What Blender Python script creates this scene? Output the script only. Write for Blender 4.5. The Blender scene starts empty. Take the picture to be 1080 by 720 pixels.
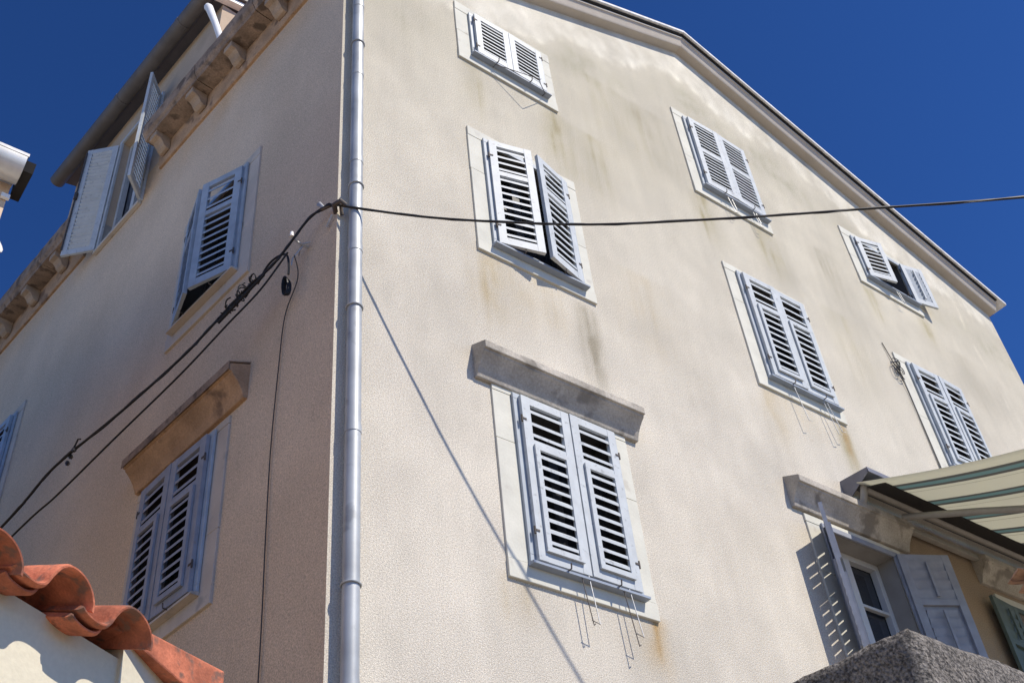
import bpy, bmesh, math, random
from mathutils import Vector, Matrix, noise
random.seed(7)
C = bpy.context.scene.collection
S = bpy.context.scene
R_ = math.radians

# ---------------------------------------------------------------- camera, sky, sun, exposure
cam = bpy.data.cameras.new('camera'); co = bpy.data.objects.new('camera', cam); C.objects.link(co)
r = (0.8017861334567303, -0.5914963493137828, -0.08527053972488716)
u = (-0.34840586470303114, -0.578585009179657, 0.7374637215437172)
f = (0.48554335505394297, 0.5615794297346044, 0.6699822344375388)
co.matrix_world = Matrix(((r[0], u[0], -f[0], -2.7246), (r[1], u[1], -f[1], -5.0036),
                          (r[2], u[2], -f[2], -0.1177), (0, 0, 0, 1)))
cam.sensor_width = 36; cam.lens = 36*1177.78/1080; cam.clip_start = 0.05; cam.clip_end = 3000
S.camera = co
SUN = Vector((-0.40, 1.0, -1.32)).normalized()           # direction the light travels
el = math.asin(-SUN.z); az = math.atan2(-SUN.x, -SUN.y)   # azimuth of the sun from +y towards +x
w = bpy.data.worlds.new('World'); S.world = w; w.use_nodes = True
nt = w.node_tree; bg = nt.nodes['Background']
sk = nt.nodes.new('ShaderNodeTexSky'); sk.sky_type = 'NISHITA'; sk.sun_disc = False
sk.sun_elevation = el; sk.sun_rotation = az
sk.air_density = 0.75; sk.dust_density = 0.0; sk.ozone_density = 6.0; sk.altitude = 600
gm = nt.nodes.new('ShaderNodeGamma'); gm.inputs[1].default_value = 1.35          # a deeper, more saturated blue
mx = nt.nodes.new('ShaderNodeMix'); mx.data_type = 'RGBA'; mx.blend_type = 'MULTIPLY'; mx.inputs[0].default_value = 1; mx.inputs[7].default_value = (.62, .92, 1.15, 1)
nt.links.new(sk.outputs[0], gm.inputs[0]); nt.links.new(gm.outputs[0], mx.inputs[6]); nt.links.new(mx.outputs[2], bg.inputs[0]); bg.inputs[1].default_value = 0.074
sl = bpy.data.lights.new('sun', 'SUN'); sl.energy = 4.9; sl.angle = R_(0.5); sl.color = (1, 0.93, 0.83)
so = bpy.data.objects.new('sun', sl); C.objects.link(so)
so.rotation_euler = SUN.to_track_quat('-Z', 'Y').to_euler()
S.view_settings.view_transform = 'Standard'; S.view_settings.look = 'None'
S.view_settings.gamma = 1; S.view_settings.exposure = 0.23; S.view_settings.use_curve_mapping = False
S.render.engine = 'CYCLES'

# ---------------------------------------------------------------- materials
def mat(name, col, rough=0.8, metal=0.0, var=0.12, scale=6.0, fine=0.0, fscale=90.0, bump=0.0, bscale=60.0,
        attr=None, dirt=None, dscale=9.0, dthr=0.62, spec=0.3, stretch=None, obj=0):
    m = bpy.data.materials.new(name); m.use_nodes = True
    n = m.node_tree.nodes; l = m.node_tree.links; b = n['Principled BSDF']
    b.inputs['Roughness'].default_value = rough; b.inputs['Metallic'].default_value = metal
    b.inputs['Specular IOR Level'].default_value = spec
    tc = n.new('ShaderNodeTexCoord'); vec = tc.outputs['Object']
    if stretch:
        mp = n.new('ShaderNodeMapping'); mp.inputs['Scale'].default_value = stretch
        l.new(vec, mp.inputs[0]); vec = mp.outputs[0]
    def nz(sc, det=5):
        t = n.new('ShaderNodeTexNoise'); t.inputs['Scale'].default_value = sc; t.inputs['Detail'].default_value = det
        l.new(vec, t.inputs['Vector']); return t.outputs[0]
    def mul(a, bcol_socket=None, fac=None):
        x = n.new('ShaderNodeMix'); x.data_type = 'RGBA'; x.blend_type = 'MULTIPLY'; x.inputs[0].default_value = 1
        l.new(a, x.inputs[6]); l.new(bcol_socket, x.inputs[7]); return x.outputs[2]
    def rng(s, lo, hi, a=0.3, c=0.7):
        mr = n.new('ShaderNodeMapRange'); mr.inputs[1].default_value = a; mr.inputs[2].default_value = c
        mr.inputs[3].default_value = lo; mr.inputs[4].default_value = hi; l.new(s, mr.inputs[0]); return mr.outputs[0]
    rgb = n.new('ShaderNodeRGB'); rgb.outputs[0].default_value = (*col, 1); c = rgb.outputs[0]
    if attr:
        at = n.new('ShaderNodeAttribute'); at.attribute_name = attr; c = mul(c, at.outputs['Color'])
    if obj:
        oi = n.new('ShaderNodeObjectInfo'); c = mul(c, rng(oi.outputs['Random'], 1-obj, 1+obj, 0, 1))
    if var: c = mul(c, rng(nz(scale), 1-var, 1+var))
    if fine: c = mul(c, rng(nz(fscale, 3), 1-fine, 1+fine))
    if dirt:
        x = n.new('ShaderNodeMix'); x.data_type = 'RGBA'
        l.new(rng(nz(dscale, 8), 0, 1, dthr, dthr+.1), x.inputs[0]); l.new(c, x.inputs[6]); x.inputs[7].default_value = (*dirt, 1)
        c = x.outputs[2]
    l.new(c, b.inputs['Base Color'])
    if bump:
        bp = n.new('ShaderNodeBump'); bp.inputs['Strength'].default_value = bump; bp.inputs['Distance'].default_value = 0.01
        l.new(nz(bscale, 6), bp.inputs['Height']); l.new(bp.outputs[0], b.inputs['Normal'])
    return m

M = {}
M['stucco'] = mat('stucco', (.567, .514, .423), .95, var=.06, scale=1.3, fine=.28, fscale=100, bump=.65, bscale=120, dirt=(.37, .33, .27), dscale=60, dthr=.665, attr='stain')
M['surround'] = mat('painted_stone', (.585, .565, .48), .8, var=.09, scale=3.5, fine=.04, bump=.12, bscale=40, dirt=(.50, .47, .40), dscale=6, dthr=.6)
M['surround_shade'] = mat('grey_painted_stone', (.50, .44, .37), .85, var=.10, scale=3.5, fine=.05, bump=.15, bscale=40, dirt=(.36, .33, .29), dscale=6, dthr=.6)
M['shutter'] = mat('shutter_paint', (.475, .50, .505), .55, var=.08, scale=9, bump=.08, bscale=120, dirt=(.33, .345, .35), dscale=26, dthr=.60)
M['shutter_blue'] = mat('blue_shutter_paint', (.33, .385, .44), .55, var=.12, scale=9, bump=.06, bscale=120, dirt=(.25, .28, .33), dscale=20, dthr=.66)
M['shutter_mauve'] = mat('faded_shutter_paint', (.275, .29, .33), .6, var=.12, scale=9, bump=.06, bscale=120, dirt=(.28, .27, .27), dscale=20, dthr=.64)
M['shutter_green'] = mat('green_shutter_paint', (.10, .13, .11), .6, var=.15, scale=9, bump=.06, bscale=120)
M['sill_shade'] = mat('sill_shade_paint', (.27, .31, .37), .6, var=.1, scale=9)  # sill boards coloured darker to draw the shadow strip under the leaves
M['frame_paint'] = mat('frame_paint', (.38, .415, .44), .55, var=.08, scale=9, dirt=(.30, .31, .33), dscale=22, dthr=.66)
M['dark'] = mat('near_black', (.035, .032, .03), .9, var=0)  # near-black, also for strips that stand in for shade
M['reveal'] = mat('reveal_plaster', (.30, .28, .25), .9, var=.1)
M['casement_shade'] = mat('shaded_casement_paint', (.07, .07, .07), .5, var=.05)  # casement copy blackened so the gaps between slats look shaded
M['reveal_shade'] = mat('shaded_reveal', (.09, .085, .08), .9, var=.1)  # reveal copy darkened to hold the shade behind the louvres
M['casement'] = mat('casement_paint', (.55, .56, .56), .5, var=.05)
gl = mat('window_glass', (.03, .035, .045), .06, var=0, spec=.6); M['glass'] = gl
M['stone'] = mat('weathered_stone', (.41, .37, .31), .95, var=.22, scale=4, fine=.14, fscale=60, bump=.5, bscale=45, dirt=(.23, .205, .17), dscale=5, dthr=.56)
M['stone_warm'] = mat('ochre_stone', (.42, .27, .16), .95, var=.25, scale=4, fine=.14, fscale=60, bump=.5, bscale=35, dirt=(.20, .13, .085), dscale=4, dthr=.55)
M['stone_dark'] = mat('dark_weathered_stone', (.27, .195, .14), .95, var=.28, scale=5, fine=.16, fscale=50, bump=.6, bscale=30, dirt=(.13, .095, .07), dscale=7, dthr=.52)
M['dormer_plaster'] = mat('tan_plaster', (.46, .36, .26), .95, var=.08, scale=3, fine=.06, bump=.2)
M['corbel'] = mat('corbel_stone', (.36, .265, .185), .95, var=.2, scale=6, fine=.12, bump=.5, bscale=35, dirt=(.30, .22, .15), dscale=8, dthr=.56)
M['cove'] = mat('cove_plaster', (.50, .44, .365), .9, var=.08, scale=3, fine=.06, bump=.15)
M['zinc'] = mat('zinc', (.385, .40, .40), .52, .25, var=.2, scale=4, dirt=(.27, .28, .28), dscale=7, dthr=.6, spec=.5, bump=.03, bscale=15)
M['gutter_metal'] = mat('old_gutter_metal', (.13, .12, .115), .6, .2, var=.15, scale=5)
M['white'] = mat('white_paint', (.78, .77, .74), .5, var=.04)
M['gutter_white'] = mat('white_sheet_gutter', (.60, .59, .55), .4, .25, var=.14, scale=7)
M['black'] = mat('black_cable', (.015, .014, .014), .5, var=0)
M['grey_cable'] = mat('grey_cable', (.06, .055, .05), .6, var=0)
M['iron'] = mat('iron', (.10, .085, .075), .7, .3, var=.25, scale=30)
M['steel'] = mat('galvanised', (.45, .45, .44), .5, .5, var=.2, scale=30)
M['porcelain'] = mat('porcelain', (.8, .78, .74), .25, var=0)
M['tile'] = mat('terracotta', (.43, .135, .072), .85, obj=.28, var=.38, scale=12, fine=.12, fscale=140, bump=.35, bscale=60, dirt=(.20, .10, .07), dscale=20, dthr=.55)
M['tile_pale'] = mat('pale_terracotta', (.50, .24, .16), .85, var=.22, scale=12, fine=.1, bump=.35, bscale=60, dirt=(.52, .42, .36), dscale=14, dthr=.55)
M['tile_old'] = mat('old_tile', (.34, .20, .125), .9, var=.3, scale=14, fine=.1, bump=.5, bscale=40, dirt=(.16, .08, .06), dscale=16, dthr=.52)
M['verge'] = mat('pale_verge', (.74, .72, .68), .8, var=.18, scale=14)
M['rooftile'] = mat('roof_tile', (.34, .17, .11), .9, var=.3, scale=8, bump=.6, bscale=12)
M['plaster'] = mat('cream_plaster', (.60, .545, .41), .95, var=.05, scale=2, fine=.04, fscale=60, bump=.15, bscale=50)
M['plaster_nb'] = mat('pale_plaster', (.55, .54, .49), .95, var=.08, scale=2, fine=.05, bump=.2)
M['plaster_ochre'] = mat('ochre_plaster', (.62, .47, .33), .95, var=.08, scale=2, fine=.05, bump=.2)  # ochre tone chosen to bounce warm light onto the house's side wall
M['mortar'] = mat('old_mortar', (.20, .17, .14), 1.0, var=.3, scale=20, bump=.6)
M['concrete'] = mat('rough_concrete', (.165, .148, .128), 1.0, var=.35, scale=16, fine=.7, fscale=150, bump=1.0, bscale=110, dirt=(.06, .054, .048), dscale=95, dthr=.54)
M['gunmetal'] = mat('grey_sheet_metal', (.17, .17, .19), .5, .3, var=.15, scale=6)
M['awn_metal'] = mat('cream_metal', (.33, .31, .275), .5, .1, var=.1, scale=8)
M['ground'] = mat('paving', (.27, .235, .19), .95, var=.15, scale=.8, fine=.1, bump=.3, bscale=12)

def awning_mat():
    m = bpy.data.materials.new('striped_canvas'); m.use_nodes = True
    n = m.node_tree.nodes; l = m.node_tree.links; n.clear()
    out = n.new('ShaderNodeOutputMaterial'); tc = n.new('ShaderNodeTexCoord'); sp = n.new('ShaderNodeSeparateXYZ')
    l.new(tc.outputs['Object'], sp.inputs[0])
    md = n.new('ShaderNodeMath'); md.operation = 'MULTIPLY_ADD'; md.inputs[1].default_value = 1/0.52; md.inputs[2].default_value = -5.53/.52
    l.new(sp.outputs[0], md.inputs[0])
    fr = n.new('ShaderNodeMath'); fr.operation = 'FRACT'; l.new(md.outputs[0], fr.inputs[0])
    cr = n.new('ShaderNodeValToRGB'); cr.color_ramp.interpolation = 'CONSTANT'; e = cr.color_ramp.elements
    cream = (.74, .73, .63, 1); teal = (.30, .42, .41, 1); grey = (.24, .245, .23, 1); buff = (.30, .28, .22, 1)
    e[0].position = 0; e[0].color = cream; e[1].position = .40; e[1].color = grey
    for p, cc in ((.49, teal), (.62, grey), (.71, cream), (.86, buff), (.875, cream)):
        x = e.new(p); x.color = cc
    l.new(fr.outputs[0], cr.inputs[0])
    d = n.new('ShaderNodeBsdfDiffuse'); t = n.new('ShaderNodeBsdfTranslucent'); mx = n.new('ShaderNodeMixShader'); mx.inputs[0].default_value = .5
    l.new(cr.outputs[0], d.inputs[0]); l.new(cr.outputs[0], t.inputs[0])
    l.new(d.outputs[0], mx.inputs[1]); l.new(t.outputs[0], mx.inputs[2]); l.new(mx.outputs[0], out.inputs[0])
    return m
M['canvas'] = awning_mat()

# ---------------------------------------------------------------- mesh helpers
class MB:
    def __init__(s): s.v = []; s.f = []
    def poly(s, pts, faces):
        b = len(s.v); s.v += [tuple(p) for p in pts]; s.f += [tuple(i+b for i in q) for q in faces]
    def hexa(s, p):      # 8 points: 4 of one end, then the 4 matching ones
        s.poly(p, [(0, 1, 2, 3), (7, 6, 5, 4), (0, 4, 5, 1), (1, 5, 6, 2), (2, 6, 7, 3), (3, 7, 4, 0)])
    def box(s, F, u0, u1, o0, o1, z0, z1):
        s.hexa([F(u0, o0, z0), F(u1, o0, z0), F(u1, o1, z0), F(u0, o1, z0), F(u0, o0, z1), F(u1, o0, z1), F(u1, o1, z1), F(u0, o1, z1)])
    def prism(s, F, prof, u0, u1, skew=0.0):   # prof: closed (o,z) polygon extruded along u
        n = len(prof)
        a = [F(u0 + skew*o, o, z) for o, z in prof]; b = [F(u1 - skew*o, o, z) for o, z in prof]
        s.poly(a+b, [tuple(range(n)), tuple(range(2*n-1, n-1, -1))] + [(i, (i+1) % n, n+(i+1) % n, n+i) for i in range(n)])
    def tube(s, pts, rad, n=8, cap=True):
        pts = [Vector(p) for p in pts]; rings = []; prev = None
        for i, p in enumerate(pts):
            d = (pts[min(i+1, len(pts)-1)] - pts[max(i-1, 0)]).normalized()
            if prev is None: a = d.orthogonal().normalized()
            else:
                a = prev - d*prev.dot(d)
                a = a.normalized() if a.length > 1e-5 else d.orthogonal().normalized()
            prev = a; b = d.cross(a); rr = rad[i] if isinstance(rad, (list, tuple)) else rad
            rings.append([p + (a*math.cos(t*2*math.pi/n) + b*math.sin(t*2*math.pi/n))*rr for t in range(n)])
        fs = []
        for i in range(len(rings)-1):
            for t in range(n): fs.append((i*n+t, i*n+(t+1) % n, (i+1)*n+(t+1) % n, (i+1)*n+t))
        if cap: fs += [tuple(range(n-1, -1, -1)), tuple((len(rings)-1)*n+t for t in range(n))]
        s.poly([q for rg in rings for q in rg], fs)
    def build(s, name, m, parent=None, smooth=False, bevel=0.0):
        me = bpy.data.meshes.new(name); me.from_pydata(s.v, [], s.f); me.validate()
        bm = bmesh.new(); bm.from_mesh(me); bmesh.ops.recalc_face_normals(bm, faces=bm.faces); bm.to_mesh(me); bm.free()
        me.materials.append(m)
        if smooth:
            for p in me.polygons: p.use_smooth = True
            me.set_sharp_from_angle(angle=R_(50))
        o = bpy.data.objects.new(name, me); C.objects.link(o)
        if parent: o.parent = parent
        if bevel:
            bv = o.modifiers.new('bevel', 'BEVEL'); bv.width = bevel; bv.segments = 2; bv.limit_method = 'ANGLE'
        return o
def tag(o, label, cat, group=None):
    o['label'] = label; o['category'] = cat
    if group: o['group'] = group
    return o
def empty(name, label, cat, loc=(0, 0, 0), group=None):
    o = bpy.data.objects.new(name, None); C.objects.link(o); o.location = loc; o.empty_display_size = .3
    bpy.context.view_layer.update()
    return tag(o, label, cat, group)
def frame(origin, U, O):
    og = Vector(origin); U = Vector(U).normalized(); O = Vector(O).normalized()
    return lambda a, o, z: og + U*a + O*o + Vector((0, 0, z))
GF = frame((0, 0, 0), (1, 0, 0), (0, -1, 0))                       # gable face: a runs right, o towards the street
LA = (-.12216, .99251, 0); LN = (-.99251, -.12216, 0)
LF = frame((0, 0, 0), LA, LN)                                       # side face: a runs away from the corner
GZ = -1.75
RX, RZ = 5.15, 12.90
KL, KR = .443, .334
def zroof(x): return RZ - (KL*(RX-x) if x < RX else KR*(x-RX))
WX = 11.135; BY = 13.0

# ---------------------------------------------------------------- ground
g = MB(); g.poly([(-900, -900, GZ), (900, -900, GZ), (900, 900, GZ), (-900, 900, GZ)], [(0, 1, 2, 3)])
go = g.build('ground', M['ground']); go['kind'] = 'structure'

# ---------------------------------------------------------------- the house
house = empty('house', 'tall cream plastered house with blue louvred shutters filling the picture', 'house')

def sm(a, b, x):
    t = max(0, min(1, (x-a)/(b-a))); return t*t*(3-2*t)
def nz(x, y, z=0.0): return noise.fractal(Vector((x, y, z)), 1.0, 2.0, 4)
OLIVE = (.81, .79, .70); RUST = (.88, .76, .60); GREY = (.76, .75, .72); OCHRE = (.89, .85, .77)
STREAK = [  # x, z top, length, half width, colour, strength, drift
    (2.50, 9.66, 1.1, .13, OLIVE, .9, 0), (1.50, 9.66, .9, .10, OLIVE, .6, 0), (2.52, 6.75, 1.15, .10, GREY, .95, 0), (1.45, 6.85, .9, .16, OCHRE, .9, 0),
    (2.0, 6.8, .7, .25, OCHRE, .5, 0), (4.75, 9.68, .9, .13, OLIVE, .85, 0), (5.75, 9.68, .9, .16, OLIVE, .8, 0), (4.88, 6.80, .8, .13, OCHRE, .8, 0),
    (5.98, 6.80, .55, .035, RUST, 1.1, 0), (5.95, 6.80, 1.1, .10, OLIVE, .9, 0), (5.3, 6.8, .5, .3, OCHRE, .35, 0), (2.60, 3.68, .5, .07, RUST, .75, 0),
    (2.5, 3.68, .5, .16, OCHRE, .5, 0), (1.42, 3.68, .4, .12, OCHRE, .55, 0), (4.25, 10.9, 1.6, .35, GREY, .32, 0), (3.6, 10.9, 1.8, .5, OLIVE, .30, 0),
    (7.0, 10.0, 1.2, .25, GREY, .4, 0), (8.9, 9.75, .6, .15, OLIVE, .55, 0), (7.75, 9.75, .7, .12, OLIVE, .6, 0), (9.6, 9.4, 1.4, .25, GREY, .35, 0),
    (.7, 11.0, 2.2, .4, GREY, .2, 0), (3.3, 7.6, 1.5, .4, OCHRE, .3, 0), (6.8, 8.8, 1.5, .3, OLIVE, .3, 0), (3.0, 9.6, 1.3, .3, OLIVE, .4, 0)]
def stain_shade_gable(x, z):
    c = [1.0, 1.0, 1.0]
    n1 = nz(x*.55, z*.55, 3); n2 = nz(x*1.9, z*1.3, 9); n3 = nz(x*6.5, z*4.2, 21)
    d = zroof(x) - z
    n4 = nz(x*9, z*.7, 33); k = .09*n1 + .075*n2 + .05*n3 + .035*n4
    c = [1+k, 1+k, 1+k]
    up = sm(5.0, 10.5, z)                                            # weathered upper wall: greyer and more olive
    c[0] *= 1-.085*up; c[1] *= 1-.085*up; c[2] *= 1-.13*up
    aw_shade = sm(5.9, 6.5, x)*(1-sm(5.5, 5.85, z+.15*n2))               # awning's shade deepened in the wall colour, towards brown
    for i in range(3): c[i] *= 1-(1-(.56, .465, .385)[i])*aw_shade
    wv = .62 + .30*nz(x*.8, 2.3) + .12*n2 + .05*n3
    hi = 1 - sm(wv-.10, wv+.14, d)                                   # newer lighter render below the verge
    if x > 7.2: hi *= 1
    ed = math.exp(-((d-wv)/.09)**2)*max(0, .4+n3*1.4)
    for i in range(3): c[i] *= 1 + (.19, .215, .27)[i]*hi*(.8+.5*n2+.5*n3) + .12*ed
    dk = math.exp(-((d-wv-.55)/.38)**2)*max(0, .5+n1*1.3)
    for i in range(3): c[i] *= 1 - (.23, .225, .265)[i]*dk*(.8+.9*n3)
    for sx, zt, ln, hw, col, st, dr in STREAK:
        if z < zt and z > zt-ln*1.3:
            t = (zt-z)/ln
            a = math.exp(-((x - sx - .05*nz(z*1.3, sx))/(hw*(1+.5*t)))**2)*sm(0, .06, t)*(1-sm(.35, 1.25, t))*st*(.75+.5*n3)
            a = max(0, min(1, a*(.72+1.3*max(0, nz(x*16, z*.9, sx)+.12))))
            for i in range(3): c[i] *= 1-(1-col[i])*min(1, a)*1.9
    # pale repaired crack at the right end
    if 8.0 < z < 10.6:
        cx = 10.14 + .05*math.sin(z*3) + .04*nz(z*4, 7) + .03*(10.4-z)
        a = math.exp(-((x-cx)/.035)**2)*max(0, .45+1.3*nz(x*3, z*3, 5))
        for i in range(3): c[i] *= 1+.22*a
    return c
def stain_tint_side(a, z):
    n1 = nz(a*.5, z*.35, 40); n2 = nz(a*1.7, z*.8, 50); n3 = nz(a*6, z*2, 60)
    k = .09*n1 + .05*n2 + .02*n3
    c = [1.06+k, .92+k, .80+k]  # warm tint in the colour stands for bounced light, against the blue sky fill
    d = 10.3 - z
    o = (1-sm(.05, .75+.3*n2, d))*.6                                  # ochre wash below the cornice
    for i in range(3): c[i] *= 1-(1-(.98, .80, .58)[i])*o*max(0, .7+n2)
    lo = (1-sm(3.2, 5.4, z))*.35
    for i in range(3): c[i] *= 1-(1-(1.0, .90, .76)[i])*lo
    return c

def wall(name, F, a0, a1, z0, z1, holes, stain, clip=None, res=.07):
    def lines(lo, hi, extra):
        e = sorted(set([lo, hi] + [x for x in extra if lo < x < hi])); out = []
        for p, q in zip(e, e[1:]):
            n = max(1, round((q-p)/res)); out += [p+(q-p)*i/n for i in range(n)]
        return out + [hi]
    A = lines(a0, a1, [h[0] for h in holes]+[h[1] for h in holes]); Z = lines(z0, z1, [h[2] for h in holes]+[h[3] for h in holes])
    bm = bmesh.new(); vs = {}
    for j, z in enumerate(Z):
        for i, a in enumerate(A): vs[i, j] = bm.verts.new((a, 0, z))
    for j in range(len(Z)-1):
        for i in range(len(A)-1):
            ca = (A[i]+A[i+1])/2; cz = (Z[j]+Z[j+1])/2
            if any(h[0] < ca < h[1] and h[2] < cz < h[3] for h in holes): continue
            bm.faces.new((vs[i, j], vs[i+1, j], vs[i+1, j+1], vs[i, j+1]))
    for pt, nn in clip or []:
        bmesh.ops.bisect_plane(bm, geom=bm.verts[:]+bm.edges[:]+bm.faces[:], plane_co=pt, plane_no=nn, clear_outer=True)
    loose = [v for v in bm.verts if not v.link_faces]
    bmesh.ops.delete(bm, geom=loose, context='VERTS')
    me = bpy.data.meshes.new(name); cols = []
    for v in bm.verts:
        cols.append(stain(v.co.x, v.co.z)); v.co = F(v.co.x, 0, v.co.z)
    bm.to_mesh(me); bm.free()
    at = me.color_attributes.new('stain', 'FLOAT_COLOR', 'POINT')  # stains, plus the painted awning shade and side wall warmth
    for i, c in enumerate(cols): at.data[i].color = (*c, 1)
    me.materials.append(M['stucco']); o = bpy.data.objects.new(name, me); C.objects.link(o); o.parent = house
    return o

GW = [  # surround (u0,u1,z0,z1), frame (u0,u1,z0,z1)
    ((1.325, 2.605, 9.625, 10.68), (1.487, 2.47, 9.785, 10.55)),
    ((1.338, 2.640, 6.78, 8.48), (1.495, 2.51, 6.91, 8.37)),
    ((1.335, 2.665, 3.64, 5.30), (1.508, 2.53, 3.79, 5.26)),
    ((4.643, 5.950, 9.645, 11.27), (4.80, 5.885, 9.83, 11.17)),
    ((4.735, 6.060, 6.76, 8.52), (4.905, 5.975, 6.92, 8.44)),
    ((7.645, 8.960, 9.76, 10.84), (7.815, 8.87, 9.93, 10.72)),
    ((7.672, 9.015, 6.74, 8.54), (7.860, 8.94, 6.89, 8.45)),
    ((4.80, 6.16, 3.60, 5.26), (4.985, 6.06, 3.76, 5.20)),
    ((7.68, 9.02, 3.60, 5.22), (7.85, 8.90, 3.76, 5.12)),
]
LW = [
    ((1.225, 2.54, 6.77, 8.46), (1.39, 2.42, 6.93, 8.36)),
    ((1.26, 2.58, 3.68, 5.25), (1.41, 2.44, 3.83, 5.20)),
    ((5.93, 7.25, 6.77, 8.46), (6.06, 7.09, 6.93, 8.36)),
]
DORM = (3.84, 4.80, 10.02, 12.08)
def hole(fr, i=.035): return (fr[0]+i, fr[1]-i, fr[2]+i, fr[3]-i)
wg = wall('wall', GF, 0, WX, GZ, 13.0, [hole(x[1]) for x in GW], stain_shade_gable, res=.045, clip=
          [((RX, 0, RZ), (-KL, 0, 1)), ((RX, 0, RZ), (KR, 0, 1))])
wg['label'] = 'sunlit gable wall of weathered cream plaster'
ws = wall('wall', LF, 0, 13.1, GZ, 10.5, [hole(x[1]) for x in LW] + [(DORM[0], DORM[1], DORM[2], 10.5)], stain_tint_side, res=.09)
ws['label'] = 'shaded side wall of cream plaster'
b = MB()
bl = LF(13.1, 0, 0)
b.poly([(WX, 0, GZ), (WX, BY, GZ), (WX, BY, zroof(WX)), (WX, 0, zroof(WX))], [(0, 1, 2, 3)])
b.poly([(bl.x, bl.y, GZ), (WX, BY, GZ), (WX, BY, zroof(WX)), (RX, BY, RZ), (bl.x, bl.y, 10.5)], [(0, 1, 2, 3, 4)])
back = b.build('wall', M['plaster_nb'], house)

# roof slabs, verge cove and verge tiles
b = MB(); dz0, dz1 = .197, .257
for x0, x1, y0, y1 in ((.05, RX, -.12, 3.70), (1.2, RX, 3.70, 4.95), (.05, RX, 4.95, BY+.2), (RX, WX+.22, -.12, BY+.2)):
    k = -.123 if x0 < 1 else 0
    p = [(x0+k*y0, y0, zroof(x0)), (x1, y0, zroof(x1)), (x1, y1, zroof(x1)), (x0+k*y1, y1, zroof(x0))]
    b.hexa([(q[0], q[1], q[2]+dz0) for q in p] + [(q[0], q[1], q[2]+dz1) for q in p])
b.build('roof', M['rooftile'], house)
def sweep(prof, xs, name, m, smooth=False, jitter=0):
    b = MB(); n = len(prof); pts = []; fs = []
    for x in xs:
        for o, dz in prof: pts.append((x, -o, zroof(x)+dz))
    for i in range(len(xs)-1):
        for k in range(n): fs.append((i*n+k, i*n+(k+1) % n, (i+1)*n+(k+1) % n, (i+1)*n+k))
    fs += [tuple(range(n)), tuple((len(xs)-1)*n+k for k in range(n))]
    b.poly(pts, fs); return b.build(name, m, house, smooth)
cove = [(-.02, .0), (.105, 0), (.118, .006), (.126, .022), (.148, .085), (.164, .118), (.18, .126), (.18, .155), (-.02, .155)]
sweep(cove, [-.05, RX, WX+.04], 'cove_moulding', M['cove'])
sweep([(-.02, .158), (.10, .158), (.12, .170), (.206, .172), (.206, .193), (-.02, .193)], [-.05, RX, WX+.04], 'verge_gap_shade', M['dark'])  # black strip paints the dark gap under the verge tiles
sweep([(.0, .196), (.228, .196), (.236, .203), (.236, .24), (.22, .256), (.0, .256)], [-.05, RX, WX+.22], 'verge_tile', M['verge'])

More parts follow.
